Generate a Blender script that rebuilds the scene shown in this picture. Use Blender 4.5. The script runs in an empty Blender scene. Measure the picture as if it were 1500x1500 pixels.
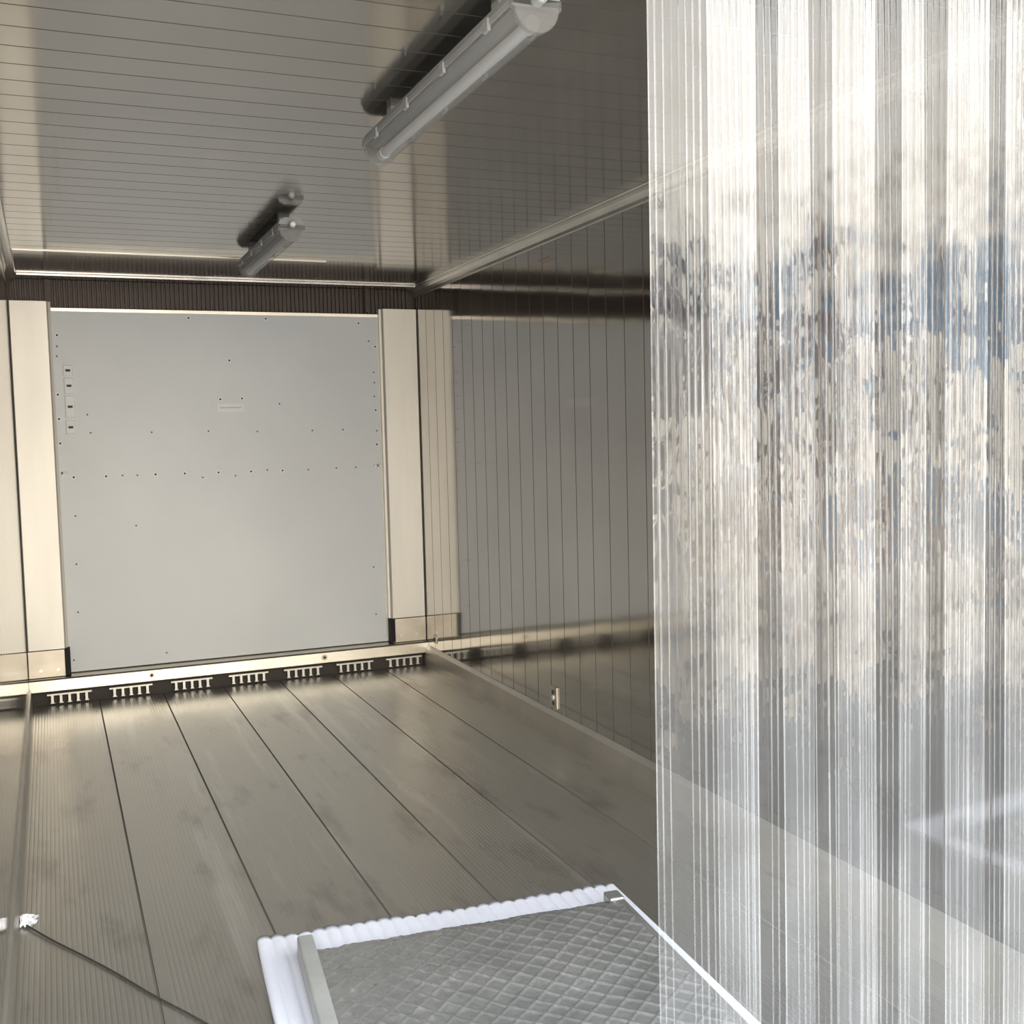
import bpy, bmesh, math, random
from mathutils import Vector, Matrix, noise
random.seed(7)
S=bpy.context.scene
XL,XR,YB,H,YD=-0.163,2.075,6.42,2.28,1.36   # room: left,right,back,height,door plane

# ---------------------------------------------------------------- helpers
def link(o,parent=None):
    S.collection.objects.link(o)
    if parent: o.parent=parent
    return o
def mesh_obj(name,verts,faces,mat=None,parent=None,smooth=False,recalc=True,mi=None,mat2=None):
    me=bpy.data.meshes.new(name); bm=bmesh.new()
    vs=[bm.verts.new(v) for v in verts]
    for k,f in enumerate(faces):
        try:
            ff=bm.faces.new([vs[i] for i in f])
            if mi: ff.material_index=mi[k]
        except ValueError: pass
    if recalc: bmesh.ops.recalc_face_normals(bm,faces=bm.faces)
    bm.to_mesh(me); bm.free()
    if smooth:
        for p in me.polygons: p.use_smooth=True
    o=bpy.data.objects.new(name,me)
    if mat: me.materials.append(mat)
    if mat2: me.materials.append(mat2)
    return link(o,parent)
def empty(name,loc=(0,0,0)):
    o=bpy.data.objects.new(name,None); o.location=loc; o.empty_display_size=.1
    return link(o)
def box(name,a,b,mat,parent=None,bev=0.0):
    bm=bmesh.new(); bmesh.ops.create_cube(bm,size=1)
    for v in bm.verts:
        v.co=Vector([(a[i]+b[i])/2+v.co[i]*(b[i]-a[i]) for i in range(3)])
    if bev: bmesh.ops.bevel(bm,geom=list(bm.edges),offset=bev,segments=2,affect='EDGES',profile=.5)
    me=bpy.data.meshes.new(name); bm.to_mesh(me); bm.free(); me.materials.append(mat)
    return link(bpy.data.objects.new(name,me),parent)
def extrude_profile(name,prof,fn,s0,s1,mat,parent=None,closed=True,smooth=False):
    n=len(prof)
    vs=[fn(a,b,s0) for a,b in prof]+[fn(a,b,s1) for a,b in prof]
    fs=[(i,(i+1)%n,(i+1)%n+n,i+n) for i in range(n if closed else n-1)]
    if closed: fs+= [tuple(range(n)),tuple(range(2*n-1,n-1,-1))]
    return mesh_obj(name,vs,fs,mat,parent,smooth)
def slab(name,line,back,fn,s0,s1,mat,parent=None,gm=None,gd=-.002):
    n=len(line); vs=[]
    for s in (s0,s1):
        vs+=[fn(t,d,s) for t,d in line]; vs+=[fn(t,back,s) for t,d in line]
    fs=[];mi=[]
    for i in range(n-1):
        g=1 if (gm and min(line[i][1],line[i+1][1])<gd) else 0
        fs.append((i,i+1,2*n+i+1,2*n+i)); mi.append(g)
        fs.append((n+i,n+i+1,3*n+i+1,3*n+i)); fs.append((i,i+1,n+i+1,n+i)); fs.append((2*n+i,2*n+i+1,3*n+i+1,3*n+i)); mi+=[0,0,0]
    fs.append((0,n,3*n,2*n)); fs.append((n-1,2*n-1,4*n-1,3*n-1)); mi+=[0,0]
    return mesh_obj(name,vs,fs,mat,parent,mi=mi,mat2=gm)
def cyl(name,p,axis,r,h,mat,parent=None,seg=20,r2=None):
    bm=bmesh.new(); bmesh.ops.create_cone(bm,cap_ends=True,segments=seg,radius1=r,radius2=r if r2 is None else r2,depth=h)
    rot=Vector((0,0,1)).rotation_difference(Vector(axis)).to_matrix().to_4x4()
    bmesh.ops.transform(bm,matrix=Matrix.Translation(p)@rot,verts=bm.verts)
    me=bpy.data.meshes.new(name); bm.to_mesh(me); bm.free(); me.materials.append(mat)
    return link(bpy.data.objects.new(name,me),parent)

# ---------------------------------------------------------------- materials
def mat(name,col,rough=.5,metal=0,spec=.5,noise_scale=None,noise_amt=.1,stretch=(1,1,1),bump=0,bump_scale=20,rough_var=0,bstretch=(1,1,1),detail=6):
    m=bpy.data.materials.new(name); m.use_nodes=True; nt=m.node_tree; b=nt.nodes['Principled BSDF']
    b.inputs['Base Color'].default_value=(*col,1); b.inputs['Roughness'].default_value=rough
    b.inputs['Metallic'].default_value=metal; b.inputs['Specular IOR Level'].default_value=spec
    tc=nt.nodes.new('ShaderNodeTexCoord')
    if noise_scale:
        mp=nt.nodes.new('ShaderNodeMapping'); mp.inputs['Scale'].default_value=stretch
        nt.links.new(tc.outputs['Object'],mp.inputs[0])
        n=nt.nodes.new('ShaderNodeTexNoise'); n.inputs['Scale'].default_value=noise_scale; n.inputs['Detail'].default_value=detail
        nt.links.new(mp.outputs[0],n.inputs['Vector'])
        r=nt.nodes.new('ShaderNodeMapRange'); r.inputs[1].default_value=.3; r.inputs[2].default_value=.7
        r.inputs[3].default_value=1-noise_amt; r.inputs[4].default_value=1+noise_amt
        nt.links.new(n.outputs[0],r.inputs[0])
        mx=nt.nodes.new('ShaderNodeVectorMath'); mx.operation='SCALE'; mx.inputs[0].default_value=col
        nt.links.new(r.outputs[0],mx.inputs['Scale']); nt.links.new(mx.outputs[0],b.inputs['Base Color'])
        if rough_var:
            r2=nt.nodes.new('ShaderNodeMapRange'); r2.inputs[1].default_value=.3; r2.inputs[2].default_value=.7
            r2.inputs[3].default_value=rough-rough_var; r2.inputs[4].default_value=rough+rough_var
            nt.links.new(n.outputs[0],r2.inputs[0]); nt.links.new(r2.outputs[0],b.inputs['Roughness'])
    if bump:
        mp=nt.nodes.new('ShaderNodeMapping'); mp.inputs['Scale'].default_value=bstretch
        nt.links.new(tc.outputs['Object'],mp.inputs[0])
        n=nt.nodes.new('ShaderNodeTexNoise'); n.inputs['Scale'].default_value=bump_scale; n.inputs['Detail'].default_value=3
        nt.links.new(mp.outputs[0],n.inputs['Vector'])
        bp=nt.nodes.new('ShaderNodeBump'); bp.inputs['Strength'].default_value=1; bp.inputs['Distance'].default_value=bump
        nt.links.new(n.outputs[0],bp.inputs['Height']); nt.links.new(bp.outputs[0],b.inputs['Normal'])
    return m
M_wall=mat('steel_wall',(.44,.425,.405),.09,1,noise_scale=3,noise_amt=.05,bump=.0014,bump_scale=2.2)
M_ceil=mat('steel_ceiling',(.41,.395,.375),.12,1,noise_scale=3,noise_amt=.05,bump=.0004,bump_scale=3)
M_groove=mat('seam_dark',(.09,.078,.068),.8,spec=.1)
M_seam=mat('floor_seam',(.19,.17,.145),.7,spec=.2)
M_floor=mat('aluminium_floor',(.55,.525,.475),.31,.88,noise_scale=1.1,noise_amt=.10,stretch=(1.6,.7,1),rough_var=.06,detail=2)
def add_scuffs(m):
    nt=m.node_tree; b=nt.nodes['Principled BSDF']; src=b.inputs['Base Color'].links[0].from_socket
    N=nt.nodes.new; K=nt.links.new
    tc=N('ShaderNodeTexCoord')
    def layer(scale,sc,lo,hi,amt,col,src,loc=(0,0,0)):
        mp=N('ShaderNodeMapping'); mp.inputs['Scale'].default_value=scale; mp.inputs['Location'].default_value=loc; K(tc.outputs['Object'],mp.inputs[0])
        n=N('ShaderNodeTexNoise'); n.inputs['Scale'].default_value=sc; n.inputs['Detail'].default_value=5; n.inputs['Roughness'].default_value=.6; K(mp.outputs[0],n.inputs['Vector'])
        r=N('ShaderNodeMapRange'); r.inputs[1].default_value=lo; r.inputs[2].default_value=hi; r.inputs[3].default_value=0; r.inputs[4].default_value=amt; K(n.outputs[0],r.inputs[0])
        mx=N('ShaderNodeMix'); mx.data_type='RGBA'; K(r.outputs[0],mx.inputs[0]); K(src,mx.inputs[6]); mx.inputs[7].default_value=(*col,1)
        return mx.outputs[2]
    src=layer((4,1.1,1),1.6,.55,.74,.55,(.19,.165,.145),src)
    src=layer((6,.35,1),1.5,.56,.72,.5,(.80,.78,.74),src,(3,1,0))
    sp=N('ShaderNodeSeparateXYZ'); K(tc.outputs['Object'],sp.inputs[0])
    q=N('ShaderNodeMath'); q.operation='MULTIPLY_ADD'; q.inputs[1].default_value=3.1; q.inputs[2].default_value=-.57; K(sp.outputs[0],q.inputs[0])
    fl=N('ShaderNodeMath'); fl.operation='FLOOR'; K(q.outputs[0],fl.inputs[0])
    wn=N('ShaderNodeTexWhiteNoise'); wn.noise_dimensions='1D'; K(fl.outputs[0],wn.inputs['W'])
    r2=N('ShaderNodeMapRange'); r2.inputs[3].default_value=.95; r2.inputs[4].default_value=1.05; K(wn.outputs[0],r2.inputs[0])
    sc=N('ShaderNodeVectorMath'); sc.operation='SCALE'; K(src,sc.inputs[0]); K(r2.outputs[0],sc.inputs['Scale'])
    K(sc.outputs[0],b.inputs['Base Color'])
add_scuffs(M_floor)
M_panel=mat('painted_panel',(.77,.79,.79),.30,.0,.6,noise_scale=1.6,noise_amt=.04,bump=.0025,bump_scale=1.3)
M_col=mat('cream_aluminium',(.70,.67,.60),.35,.35,noise_scale=2,noise_amt=.06,stretch=(4,1,.5))
M_trim=mat('bright_aluminium',(.64,.60,.51),.28,.9,noise_scale=4,noise_amt=.1)
M_cove=mat('cove_aluminium',(.52,.50,.46),.25,.9,noise_scale=4,noise_amt=.1)
M_bracket=mat('bracket_steel',(.50,.45,.37),.4,.8,noise_scale=6,noise_amt=.15)
M_base=mat('baseboard_aluminium',(.42,.395,.35),.36,.7,noise_scale=4,noise_amt=.12)
M_black=mat('recess_black',(.008,.008,.008),.7)  # flat black colour for the floor recess and foot slots
M_recess=mat('recess_dark',(.06,.052,.042),.7)
M_dark=mat('brown_grille',(.07,.052,.042),.45,.4)
M_white=mat('white_plastic',(.8,.8,.78),.4)
M_label=mat('white_label',(.95,.95,.93),.35)
M_grey=mat('grey_plastic',(.34,.335,.32),.45)
M_screw=mat('screw_steel',(.50,.50,.49),.3,.9)
M_hole=mat('screw_recess',(.05,.05,.05),.6)
M_faint=mat('rivet_grey',(.22,.22,.22),.6)
M_foam=mat('white_foam',(.70,.70,.76),.7,bump=.002,bump_scale=40)
M_plate=mat('tread_plate',(.33,.325,.31),.24,.6,noise_scale=9,noise_amt=.15,rough_var=.08)
M_rail=mat('ramp_rail',(.40,.40,.375),.4,.3,noise_scale=10,noise_amt=.12)
M_paper=mat('white_paper',(.9,.9,.9),.8)
M_wire=mat('cable_dark',(.05,.045,.04),.5)
M_red=mat('red_mark',(.45,.14,.08),.5)
M_concrete=mat('yard_concrete',(.32,.30,.28),.85,noise_scale=3,noise_amt=.15,bump=.004)
M_outer=mat('container_skin',(.7,.7,.68),.45,noise_scale=2,noise_amt=.05)

# ---------------------------------------------------------------- room shell
def grooved(t0,t1,step,w=.003,d=.005,off=0):
    L=[(t0,0)]; t=t0+off
    while t<t1-w*2:
        if t>t0+w*2: L+=[(t-w,0),(t-w*.6,-d),(t+w*.6,-d),(t+w,0)]
        t+=step
    L.append((t1,0)); return L
slab('wall_right',grooved(YD,YB,.15,.0028),-.08,lambda t,d,s:(XR-d,t,s),-.06,H+.09,M_wall,gm=M_groove)
slab('wall_left',grooved(YD,YB,.15,.0028),-.08,lambda t,d,s:(XL+d,t,s),-.06,H+.09,M_wall,gm=M_groove)
slab('ceiling',grooved(YD,YB,.125,.0026,.004),-.08,lambda t,d,s:(s,t,H-d),XL,XR,M_ceil,gm=M_groove)
box('wall_back',(XL-.08,YB,-.06),(XR+.08,YB+.08,H+.09),M_dark)
seams=[.184,.518,.845,1.163,1.475,1.795]
L=[(XL,0)]; x=XL+.012; p=.0135
while x<XR-.02:
    s=[q for q in seams if abs(q-(x+p/2))<p/2+.001]
    if s:
        q=s[0]; fw=.075 if q in(.845,) else .034
        L+=[(x,0),(q-.0035,0),(q-.0022,-.005),(q+.0022,-.005),(q+.0035,0),(q+fw,0)]; x=q+fw+.002
    else:
        L+=[(x,0),(x+.002,-.0006),(x+.005,-.0006),(x+.007,0)]; x+=p
L.append((XR,0))
slab('floor',L,-.06,lambda t,d,s:(t,s,d),YD,6.30,M_floor,gm=M_seam,gd=-.0045)
box('floor_recess',(XL,6.30,-.06),(XR,YB,-.05),M_black)  # open gap under the sill: its shade is put in as black
extrude_profile('baseboard_right',[(0,0),(-.030,0),(-.030,.045),(-.022,.105),(-.004,.122),(0,.122)],lambda a,b,s:(XR+a,s,b),YD,6.29,M_base)
extrude_profile('baseboard_left',[(0,0),(.014,0),(.014,.045),(.010,.09),(.003,.10),(0,.10)],lambda a,b,s:(XL+a,s,b),YD,6.29,M_base)
def cove(name,x0,sg):
    pr=[(0,0),(-.050,0)]
    for i in range(6):
        a=math.radians(90*i/5); pr.append((-.046+.040*math.sin(a),-.004-.040*(1-math.cos(a))))
    pr+=[(-.004,-.05),(0,-.05)]
    extrude_profile(name,pr,lambda a,b,s:(x0+sg*a,s,H+b),YD,6.36,M_cove)
cove('trim_1',XR,1); cove('trim_2',XL,-1)
box('trim_3',(XL+.05,5.46,H-.005),(XR-.75,5.475,H+.001),M_trim,bev=.002)
box('trim_4',(XL+.05,6.18,H-.012),(XR-.05,6.20,H),M_ceil,bev=.002)

# ---------------------------------------------------------------- back wall assembly
PY=6.38
grl=empty('air_grille',(0,0,0))
Lg=[]; t=XL+.01
while t<XR-.02:
    Lg+=[(t,0),(t+.012,0),(t+.014,-.01),(t+.022,-.01)]; t+=.024
slab('slats',Lg,-.02,lambda a,d,s:(a,6.395-d,s),2.12,H-.002,M_dark,grl)
box('frame_left',(.02,6.37,2.14),(.04,6.39,H-.003),M_dark,grl); box('frame_right',(1.77,6.37,2.14),(1.79,6.39,H-.003),M_dark,grl)

pn=empty('insulated_bulkhead_panel')
PX0,PX1,PZ0,PZ1=.037,1.85,.155,2.12
box('sheet',(PX0,PY,PZ0),(PX1,YB-.001,PZ1),M_panel,pn,.002)
box('top_trim',(PX0,PY-.012,PZ1-.012),(PX1,PY+.004,PZ1+.008),M_trim,pn,.002)
box('right_trim',(PX1-.012,PY-.004,.17),(PX1,PY+.002,PZ1),M_col,pn)
def P(x,y):
    v=(y-(453+ (x-72)*.0215))/((978-(x-104)*.081)-(453+(x-72)*.0215))
    xl=71+32*v; xr=555+17*v; u=(x-xl)/(xr-xl)
    u=u- .045*u*(1-u)
    return PX0+u*(PX1-PX0), PZ1-v*(PZ1-PZ0)
def screws(name,pts,r,m1,m2,parent):
    vs=[];fs=[];mi=[]
    for (a,b) in pts:
        X,Z=P(a,b)
        for rr,yy in ((r,PY-.0025),(r*.5,PY-.0035)):
            base=len(vs); n=12
            for yv in (yy,PY+.001):
                vs+=[(X+rr*math.cos(2*math.pi*i/n),yv,Z+rr*math.sin(2*math.pi*i/n)) for i in range(n)]
            g=0 if rr==r else 1
            fs.append(tuple(base+i for i in range(n))); mi.append(g)
            for i in range(n):
                fs.append((base+i,base+(i+1)%n,base+n+(i+1)%n,base+n+i)); mi.append(g)
    mesh_obj(name,vs,fs,m1,parent,mi=mi,mat2=m2)
big=[(107,694),(152,693),(222,691),(264,690),(313,689),(361,688),(408,687),(328,527),(315,583),(347,582),(88,645),(86,610),(84,575),(82,490),(268,466),(382,467),(524,474),(550,508),(551,600),(553,650)]
small=[(175,692),(196,692),(290,696),(338,694),(385,686),(447,686),(490,684),(520,683),(130,630),(216,630),(298,629),(370,630),(453,629),(500,628),(548,545),(553,630),(403,590),(540,500),(125,604),(110,750),(112,820),(115,890),(548,830),(552,900),(82,520),(82,506),(549,560),(549,580),(240,952),(110,960),(195,765)]
screws('rivets_large',big,.0115,M_label,M_hole,pn)
screws('rivets_small',small,.005,M_faint,M_hole,pn)
X,Z=P(330,595); box('label_plate',(X-.075,PY-.004,Z-.024),(X+.075,PY+.001,Z+.024),M_label,pn,.001)
box('label_line',(X-.06,PY-.005,Z-.002),(X+.06,PY-.003,Z+.001),M_grey,pn)
for k,(y0,y1) in enumerate(((533,548),(551,574),(577,608),(612,632))):
    X,Z1=P(97+k*1.6,y0); _,Z0=P(97+k*1.6,y1)
    box('lock_strip_%d'%k,(X-.024,PY-.010,Z0),(X+.024,PY+.001,Z1),M_label,pn,.003)
    box('lock_slot_%d'%k,(X-.012,PY-.012,(Z0+Z1)/2-.006),(X+.012,PY-.009,(Z0+Z1)/2+.006),M_hole,pn)
for k,(a,b) in enumerate(((91,688),(554,681))):
    X,Z=P(a,b); box('hinge_tab_%d'%k,(X-.025,PY-.012,Z-.007),(X+.025,PY+.001,Z+.007),M_label,pn,.002)
    box('hinge_stem_%d'%k,(X-.006,PY-.012,Z-.02),(X+.006,PY+.001,Z+.007),M_label,pn,.002)

def column(xa,xb,slotx,nm='corner_column'):
    e=empty(nm)
    w=xb-xa; left=slotx>xa+w*.5
    pr=[(xa,6.40),(xa,6.33),(xa+.006,6.322),(xb-.02,6.322),(xb-.012,6.33),(xb-.012,6.345),(xb,6.35),(xb,6.40)] if left else \
       [(xa,6.40),(xa,6.35),(xa+.012,6.345),(xa+.012,6.33),(xa+.02,6.322),(xb-.006,6.322),(xb,6.33),(xb,6.40)]
    extrude_profile('post',pr,lambda a,b,s:(a,b,s),.30,2.155,M_col,e)
    box('foot_bracket',(xa,6.326,.15) if left else (xa+.02,6.326,.15),(xb-.02,6.40,.295) if left else (xb,6.40,.295),M_bracket,e,.002)
    for i,f in enumerate((.3,.72)):
        cyl('bolt_%d'%i,(xa+w*f,6.324,.19),(0,-1,0),.009,.006,M_screw,e)
    box('black_slot',(slotx-.014,6.318,.155),(slotx+.014,6.40,.298),M_black,e)  # black block in place of the slot beside the bracket
    return e
column(XL+.002,.043,.036)
column(1.845,XR-.002,1.862)
sr=empty('sill_rail')
extrude_profile('rail',[(6.405,.075),(6.297,.075),(6.292,.08),(6.292,.138),(6.300,.146),(6.405,.152)],lambda a,b,s:(s,a,b),XL+.001,XR-.001,M_trim,sr)
for i,X in enumerate((.46,1.43)):
    cyl('bolt_%d'%i,(X,6.290,.112),(0,-1,0),.017,.006,M_bracket,sr); cyl('bolt_hole_%d'%i,(X,6.287,.112),(0,-1,0),.008,.006,M_hole,sr)
box('sill_recess_board',(XL,6.345,-.05),(XR,6.40,.075),M_recess,sr)  # recess face behind the combs, gap shade given as dark colour
def comb(xc,w):
    z1,z0,th=.062,.010,.009
    pts=[]; n=5; tw=.013; gap=(w-.04-tw*n)/(n-1)
    x=xc+w/2-.02
    pts.append((xc+w/2,z1-th))
    for i in range(n):
        b=z0
        pts+=[(x,z1-th),(x,b+.006),(x+.006,b),(x-tw-.004,b),(x-tw,b+.006),(x-tw,z1-th)]
        x-=tw+gap
    pts.append((xc-w/2,z1-th))
    return [(xc-w/2,z1),(xc+w/2,z1)]+pts
cb=empty('t_bar_floor_end')
for i,X in enumerate((.035,.35,.675,.99,1.305,1.615,1.92)):
    extrude_profile('comb_%d'%i,comb(X,.225),lambda a,b,s:(a,s,b),6.303,6.325,M_col,cb)

# ---------------------------------------------------------------- light fixtures
def clearish(name,col,tr=.5,rough=.25):
    m=bpy.data.materials.new(name); m.use_nodes=True; nt=m.node_tree; b=nt.nodes['Principled BSDF']
    b.inputs['Base Color'].default_value=(*col,1); b.inputs['Roughness'].default_value=rough
    t=nt.nodes.new('ShaderNodeBsdfTransparent'); mx=nt.nodes.new('ShaderNodeMixShader'); mx.inputs[0].default_value=tr
    nt.links.new(b.outputs[0],mx.inputs[1]); nt.links.new(t.outputs[0],mx.inputs[2])
    nt.links.new(mx.outputs[0],nt.nodes['Material Output'].inputs[0]); return m
M_diff=clearish('diffuser_polycarbonate',(.32,.31,.29),.55,.14)
def fixture(y0,y1,xc=.915):
    e=empty('ceiling_light_fixture',(xc,(y0+y1)/2,H))
    oy=(y0+y1)/2; k_=.88
    def F(a,b,s): return (a*k_,s-oy,b*k_)
    hw=.058
    tray=[(-.030,-.028),(-.050,-.040),(-hw,-.060),(-hw,-.074),(hw,-.074),(hw,-.060),(.050,-.040),(.030,-.028)]
    extrude_profile('tray',tray,F,y0,y1,M_grey,e)
    dif=[(-hw+.003,-.074)]
    for i in range(13):
        a=math.pi*i/12; dif.append((-.050*math.cos(a),-.078-.050*math.sin(a)))
    dif.append((hw-.003,-.074))
    extrude_profile('diffuser',dif,F,y0+.012,y1-.012,M_diff,e)
    extrude_profile('reflector',[(-.046,-.0745),(-.030,-.085),(.030,-.085),(.046,-.0745)],F,y0+.03,y1-.03,M_grey,e)
    for k,(a,b) in enumerate(((y0,y0+.014),(y1-.014,y1))):
        cap=[(-hw-.002,-.058),(-hw-.002,-.080)]
        for i in range(13):
            t=math.pi*i/12; cap.append((-.053*math.cos(t),-.080-.052*math.sin(t)))
        cap+=[(hw+.002,-.080),(hw+.002,-.058)]
        extrude_profile('end_cap_%d'%k,cap,F,a,b,M_diff,e)
        yy=a if k==0 else b
        cyl('gland_%d'%k,(0,yy-oy+(-.012 if k==0 else .012),-.056),(0,1,0),.013,.026,M_grey,e)
        cyl('gland_cap_%d'%k,(0,yy-oy+(-.028 if k==0 else .028),-.056),(0,1,0),.009,.008,M_white,e)
        cyl('lampholder_%d'%k,(0,(y0+.035 if k==0 else y1-.035)-oy,-.090),(0,1,0),.016,.03,M_white,e)
    cyl('tube',(0,0,-.090),(0,1,0),.013,(y1-y0)-.08,M_white,e)
    n=4
    for i in range(n):
        yy=y0+(y1-y0)*(i+.5)/n-oy
        for sg in (-1,1):
            box('clip_%d_%d'%(i,sg),(sg*hw*k_-.004,yy-.014,-.075),(sg*hw*k_+.004,yy+.014,-.050),M_grey,e,.001)
    for i,f in enumerate((.15,.85)):
        yy=y0+(y1-y0)*f-oy
        box('mount_%d'%i,(-.02,yy-.02,-.028),(.02,yy+.02,0),M_grey,e)
fixture(1.985,3.08); fixture(4.32,5.32)

# ---------------------------------------------------------------- right wall bits
so=empty('drain_socket')
box('plate',(XR-.008,4.44,.135),(XR+.001,4.51,.235),M_bracket,so,.003)
for i,z in enumerate((.16,.185,.21)):
    cyl('hole_%d'%i,(XR-.009,4.475,z),(-1,0,0),.010,.006,M_hole if i!=1 else M_white,so)
so2=empty('drain_socket.001')
box('plate',(XR-.006,6.13,.155),(XR+.001,6.18,.205),M_bracket,so2,.002)
cyl('hole',(XR-.008,6.155,.18),(-1,0,0),.010,.006,M_hole,so2)
def curve(name,pts,r,m,parent=None):
    c=bpy.data.curves.new(name,'CURVE'); c.dimensions='3D'; c.bevel_depth=r; c.bevel_resolution=2
    s=c.splines.new('NURBS'); s.points.add(len(pts)-1)
    for q,p_ in zip(s.points,pts): q.co=(*p_,1)
    s.use_endpoint_u=True; s.order_u=3; c.materials.append(m)
    return link(bpy.data.objects.new(name,c),parent)
mk=empty('red_strokes')  # thin red strokes high on the right wall
curve('stroke_1',[(XR-.001,4.42+.02*i,2.165+.008*(i%2)) for i in range(7)],.0015,M_red,mk)
curve('stroke_2',[(XR-.001,4.40+.02*i,2.150+.006*((i+1)%2)) for i in range(7)],.0012,M_red,mk)

# ---------------------------------------------------------------- foam sheet and ramp
def rotz(p,c,a):
    x,y=p[0]-c[0],p[1]-c[1]; return (c[0]+x*math.cos(a)-y*math.sin(a),c[1]+x*math.sin(a)+y*math.cos(a),p[2])
nx,ny=260,60; vs=[];fs=[]
W,Lf=1.06,1.15; ang=math.radians(-4.6)
for top in (1,0):
    for j in range(ny+1):
        for i in range(nx+1):
            x=W*i/nx; y=-Lf*j/ny
            edge=.006*math.sin(x*40)*(1 if j==0 else 0)
            rib=abs(math.sin(math.pi*x/.037))**.6*.007
            lift=.008*max(0,math.sin(x*5+.5))*max(0,1-(-y)/.12)+ .012*max(0,1-(x)/.08)*(.5+.5*math.sin(y*9))
            z=(.010+rib+lift) if top else (.001+lift)
            vs.append(rotz((.458+x,2.972+y+edge,z),(.458,2.972),ang))
N=(nx+1)*(ny+1)
for j in range(ny):
    for i in range(nx):
        a=j*(nx+1)+i; fs.append((a,a+1,a+nx+2,a+nx+1)); fs.append((N+a,N+a+nx+1,N+a+nx+2,N+a+1))
for i in range(nx):
    fs.append((i,N+i,N+i+1,i+1)); a=ny*(nx+1)+i; fs.append((a,a+1,N+a+1,N+a))
for j in range(ny):
    a=j*(nx+1); fs.append((a,a+nx+1,N+a+nx+1,N+a)); a+=nx; fs.append((a,N+a,N+a+nx+1,a+nx+1))
mesh_obj('foam_sheet',vs,fs,M_foam,smooth=True)

rp=empty('loading_ramp',(.535,2.795,.020)); rp.rotation_euler=(0,0,math.radians(-5.6))
RW,RL=.91,.98
nx,ny=330,340; vs=[];fs=[]
def hgt(x,y):
    base=.052-.030*max(0,1-y/.12)**2-.02*max(0,(y-.8)/.18)
    u=(x+y)/.066; v=(x-y)/.066
    du=abs(u-round(u))*.066/1.414; dv=abs(v-round(v))*.066/1.414
    r=.0042*max(0,1-(min(du,dv)/.0045)**2)
    wl=max(0,min(1,(.5-x)/.35))   # crumpled wrap film shows most on the left
    n=(.0012+.0026*wl)*noise.noise(Vector((x*42,y*30,0)))+.0012*noise.noise(Vector((x*95,y*70,3)))+.008*noise.noise(Vector((x*5,y*5,1)))
    return base+r*(1-.5*wl)+n
for j in range(ny+1):
    for i in range(nx+1):
        x=.03+(RW-.05)*i/nx; y=RL*j/ny
        vs.append((x,-y,hgt(x,y)))
for j in range(ny):
    for i in range(nx):
        a=j*(nx+1)+i; fs.append((a,a+1,a+nx+2,a+nx+1))
k=len(vs)
ring=[i for i in range(nx+1)]+[j*(nx+1)+nx for j in range(1,ny+1)]+[ny*(nx+1)+i for i in range(nx-1,-1,-1)]+[j*(nx+1) for j in range(ny-1,0,-1)]
for r in ring: vs.append((vs[r][0],vs[r][1],.0))
for q in range(len(ring)):
    q2=(q+1)%len(ring); fs.append((ring[q],ring[q2],k+q2,k+q))
fs.append(tuple(k+q for q in range(len(ring))))
mesh_obj('tread_plate',vs,fs,M_plate,rp,smooth=True)
box('rail_left',(0,-RL,0),(.042,.012,.064),M_rail,rp,.006)
box('rail_right',(RW-.028,-RL,0),(RW,0.0,.050),M_plate,rp,.006)
box('corner_block',(RW-.045,-.05,0),(RW,.006,.056),M_plate,rp,.006)

# ---------------------------------------------------------------- torn paper and cable on floor
vs=[];fs=[]
n=14
for j in range(n):
    for i in range(n):
        x=i/(n-1);y=j/(n-1)
        r=random.random()
        vs.append((XL+.016+x*.045+.010*random.uniform(-1,1)*(x>.2),3.38+y*.085+.012*random.uniform(-1,1),.003+.030*r*(1-x)**.6*(1-abs(y-.5)*1.2)))
for j in range(n-1):
    for i in range(n-1):
        if (i in(n-2,n-3) or j in(0,n-2)) and random.random()<.5: continue
        a=j*n+i; fs.append((a,a+1,a+n+1,a+n))
mesh_obj('torn_paper_scrap',vs,fs,M_paper)
curve('loose_cable',[(-.13,3.39,.006),(-.07,3.27,.004),(.015,3.12,.004),(.095,2.97,.004),(.165,2.82,.004),(.28,2.61,.004),(.37,2.40,.004),(.39,2.1,.004)],.0026,M_wire)

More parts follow.
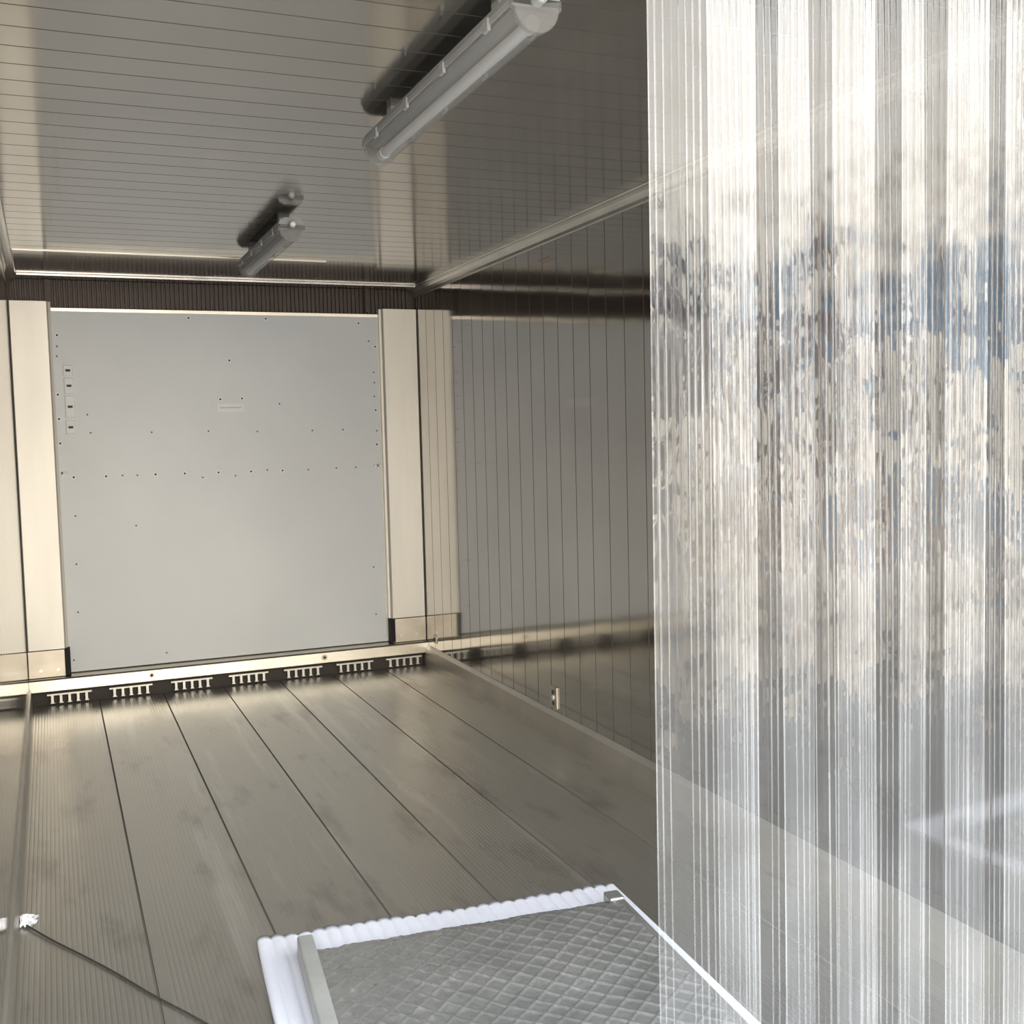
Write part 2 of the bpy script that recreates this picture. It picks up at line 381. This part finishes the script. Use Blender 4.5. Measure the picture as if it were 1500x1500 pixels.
# ---------------------------------------------------------------- strip curtain
def curtain_mat(name,h0,h1,ior=1.55):
    m=bpy.data.materials.new(name); m.use_nodes=True; nt=m.node_tree; nt.nodes.clear(); N=nt.nodes.new; K=nt.links.new
    out=N('ShaderNodeOutputMaterial'); tc=N('ShaderNodeTexCoord')
    mp=N('ShaderNodeMapping'); mp.inputs['Scale'].default_value=(1,1,.7); K(tc.outputs['Object'],mp.inputs[0])
    n=N('ShaderNodeTexNoise'); n.inputs['Scale'].default_value=9; n.inputs['Detail'].default_value=2.5; n.inputs['Roughness'].default_value=.45; K(mp.outputs[0],n.inputs['Vector'])
    bp=N('ShaderNodeBump'); bp.inputs['Distance'].default_value=.007; bp.inputs['Strength'].default_value=1; K(n.outputs[0],bp.inputs['Height'])
    tr=N('ShaderNodeBsdfTransparent'); tr.inputs[0].default_value=(.94,.95,.96,1)
    df=N('ShaderNodeBsdfDiffuse'); df.inputs[0].default_value=(.85,.86,.88,1)
    tl=N('ShaderNodeBsdfTranslucent'); tl.inputs[0].default_value=(.85,.86,.88,1)
    md=N('ShaderNodeMixShader'); md.inputs[0].default_value=.5; K(df.outputs[0],md.inputs[1]); K(tl.outputs[0],md.inputs[2])
    haze=N('ShaderNodeMapRange'); haze.inputs[1].default_value=.4; haze.inputs[2].default_value=.7; haze.inputs[3].default_value=h0; haze.inputs[4].default_value=h1; K(n.outputs[0],haze.inputs[0])
    m1=N('ShaderNodeMixShader'); K(haze.outputs[0],m1.inputs[0]); K(tr.outputs[0],m1.inputs[1]); K(md.outputs[0],m1.inputs[2])
    gl=N('ShaderNodeBsdfGlossy'); gl.inputs['Roughness'].default_value=.03; K(bp.outputs[0],gl.inputs['Normal'])
    ge=N('ShaderNodeNewGeometry'); io=N('ShaderNodeMapRange'); io.inputs[3].default_value=ior; io.inputs[4].default_value=1/ior; K(ge.outputs['Backfacing'],io.inputs[0])
    fr=N('ShaderNodeFresnel'); K(io.outputs[0],fr.inputs['IOR']); K(bp.outputs[0],fr.inputs['Normal'])
    m2=N('ShaderNodeMixShader'); K(fr.outputs[0],m2.inputs[0]); K(m1.outputs[0],m2.inputs[1]); K(gl.outputs[0],m2.inputs[2])
    K(m2.outputs[0],out.inputs[0]); return m
M_pvc=curtain_mat('ribbed_clear_pvc',.015,.04,1.62)
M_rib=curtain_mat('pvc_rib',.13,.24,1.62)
cu=empty('strip_curtain')
sw,pitch,x=.20,.125,.874; k=0
while x<XR-.02:
    w=min(sw,XR-.01-x); ycen=1.50+(.018 if k%2 else 0)
    cross=[]; a=0
    while a<w+1e-6:
        cross.append(a); a+=.0013
    nz=46; vs=[];fs=[];mi=[]; m_=len(cross)
    ph=random.random()*6
    milky={r_:random.random()<.6 for r_ in range(-2,30)}  # random ribs that get the milky rib material
    for j in range(nz+1):
        z=.06+(2.20-.06)*j/nz
        for a in cross:
            c=(a/w-.5)*2
            y=ycen+.003*c*c+.003*math.sin(z*2.3+ph)+.0005*math.sin(a*70+z*1.2+ph)
            ff=(a-.012)/.0135
            if .010<a<w-.010:
                fr_=abs(ff-round(ff))*.0135
                y-=.0010*max(0,1-(fr_/.0021)**2)
            vs.append((x+a+.003*math.sin(z*1.1+ph),y,z))
    for j in range(nz):
        for i in range(m_-1):
            q=j*m_+i; fs.append((q,q+1,q+m_+1,q+m_))
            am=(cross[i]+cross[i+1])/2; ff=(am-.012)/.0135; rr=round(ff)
            isr=(.008<am<w-.008 and abs(ff-rr)*.0135<.0014 and milky[rr]) or am<.0026 or am>w-.003
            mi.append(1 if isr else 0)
    mesh_obj('strip_%d'%k,vs,fs,M_pvc,cu,smooth=True,recalc=False,mi=mi,mat2=M_rib)
    x+=pitch; k+=1
box('hanging_rail',(.82,1.49,2.18),(XR-.002,1.54,2.23),M_bracket,cu,.004)
box('rail_mount',(.86,1.50,2.22),(XR-.01,1.53,H),M_bracket,cu)

# ---------------------------------------------------------------- door frame / outside
box('ground_yard',(-5,-6,-1.15),(8,YD-.1,-1.1),M_concrete)
df=empty('container_door_frame')
box('post_left',(XL-.16,YD-.10,-.12),(XL-.001,YD-.001,H+.16),M_outer,df,.005)
box('post_right',(XR+.001,YD-.10,-.12),(XR+.16,YD-.001,H+.16),M_outer,df,.005)
box('header',(XL-.001,YD-.10,H+.002),(XR+.001,YD-.001,H+.16),M_outer,df,.005)
box('threshold',(XL-.001,YD-.10,-.12),(XR+.001,YD-.001,-.004),M_outer,df,.005)

# ---------------------------------------------------------------- world: yard surroundings
w=bpy.data.worlds.new('yard_environment'); S.world=w; w.use_nodes=True; nt=w.node_tree; nt.nodes.clear(); N=nt.nodes.new; K=nt.links.new
out=N('ShaderNodeOutputWorld'); bg=N('ShaderNodeBackground'); K(bg.outputs[0],out.inputs[0])
tc=N('ShaderNodeTexCoord'); sp=N('ShaderNodeSeparateXYZ'); K(tc.outputs['Generated'],sp.inputs[0])
ramp=N('ShaderNodeValToRGB'); r=ramp.color_ramp
mr=N('ShaderNodeMapRange'); mr.inputs[1].default_value=-1; mr.inputs[2].default_value=1; K(sp.outputs[2],mr.inputs[0])
nz=N('ShaderNodeTexNoise'); nz.inputs['Scale'].default_value=7; nz.inputs['Detail'].default_value=4; K(tc.outputs['Generated'],nz.inputs['Vector'])
ad=N('ShaderNodeMath'); ad.operation='MULTIPLY_ADD'; ad.inputs[1].default_value=.12; K(nz.outputs[0],ad.inputs[0]); K(mr.outputs[0],ad.inputs[2])
K(ad.outputs[0],ramp.inputs[0])
els=[(0,(.33,.32,.31)),(.42,(.39,.375,.355)),(.50,(.84,.77,.66)),(.56,(.92,.84,.71)),(.63,(.97,.89,.77)),(.75,(1.0,.97,.92)),(.87,(.88,.94,1.0))]
r.elements[0].position=0; r.elements[0].color=(*els[0][1],1); r.elements[1].position=1; r.elements[1].color=(.7,.85,1,1)
for p_,c in els[1:]:
    e=r.elements.new(p_); e.color=(*c,1)
mp=N('ShaderNodeMapping'); mp.inputs['Scale'].default_value=(4.5,4.5,6); K(tc.outputs['Generated'],mp.inputs[0])
vo=N('ShaderNodeTexNoise'); vo.inputs['Scale'].default_value=1.4; vo.inputs['Detail'].default_value=5; vo.inputs['Roughness'].default_value=.65; K(mp.outputs[0],vo.inputs['Vector'])
thr=N('ShaderNodeMapRange'); thr.inputs[1].default_value=.46; thr.inputs[2].default_value=.51; K(vo.outputs[0],thr.inputs[0])
b1=N('ShaderNodeMapRange'); b1.inputs[1].default_value=.22; b1.inputs[2].default_value=.12; K(sp.outputs[2],b1.inputs[0])
b2=N('ShaderNodeMapRange'); b2.inputs[1].default_value=-.20; b2.inputs[2].default_value=-.04; b2.inputs[3].default_value=.5; K(sp.outputs[2],b2.inputs[0])
mm=N('ShaderNodeMath'); mm.operation='MULTIPLY'; K(b1.outputs[0],mm.inputs[0]); K(b2.outputs[0],mm.inputs[1])
m3=N('ShaderNodeMath'); m3.operation='MULTIPLY'; K(mm.outputs[0],m3.inputs[0]); K(thr.outputs[0],m3.inputs[1])
mp2=N('ShaderNodeMapping'); mp2.inputs['Scale'].default_value=(7,7,5); K(tc.outputs['Generated'],mp2.inputs[0])
v2=N('ShaderNodeTexVoronoi'); v2.inputs['Scale'].default_value=1; K(mp2.outputs[0],v2.inputs['Vector'])
cr=N('ShaderNodeValToRGB'); cr.color_ramp.interpolation='CONSTANT'; K(v2.outputs['Color'],cr.inputs[0])
cr.color_ramp.elements[0].color=(.12,.11,.11,1); cr.color_ramp.elements[1].position=.42; cr.color_ramp.elements[1].color=(.17,.26,.35,1)
e=cr.color_ramp.elements.new(.55); e.color=(.22,.165,.15,1); e=cr.color_ramp.elements.new(.68); e.color=(.28,.27,.265,1)
mix=N('ShaderNodeMix'); mix.data_type='RGBA'; K(m3.outputs[0],mix.inputs[0]); K(ramp.outputs[0],mix.inputs[6]); K(cr.outputs[0],mix.inputs[7])
K(mix.outputs[2],bg.inputs[0]); bg.inputs[1].default_value=10.0

pl=bpy.data.lights.new('door_portal','AREA'); pl.shape='RECTANGLE'; pl.size=XR-XL; pl.size_y=H; pl.cycles.is_portal=True
po=bpy.data.objects.new('door_portal',pl); po.location=((XL+XR)/2,YD-.12,H/2); po.rotation_euler=(math.radians(90),0,0); link(po)

# ---------------------------------------------------------------- camera
cam=bpy.data.cameras.new('camera'); co=bpy.data.objects.new('camera',cam); link(co)
fwd=Vector((.3872,.9194,-.06919)).normalized(); rt=Vector((.9206,-.3896,-.02495)); rt=(rt-fwd*rt.dot(fwd)).normalized(); up=rt.cross(fwd)
R=Matrix((rt,up,-fwd)).transposed().to_4x4(); co.matrix_world=Matrix.Translation((0,0,1.382))@R
cam.sensor_width=36; cam.lens=38.4; cam.clip_start=.02; S.camera=co
S.view_settings.view_transform='Standard'; S.view_settings.look='None'
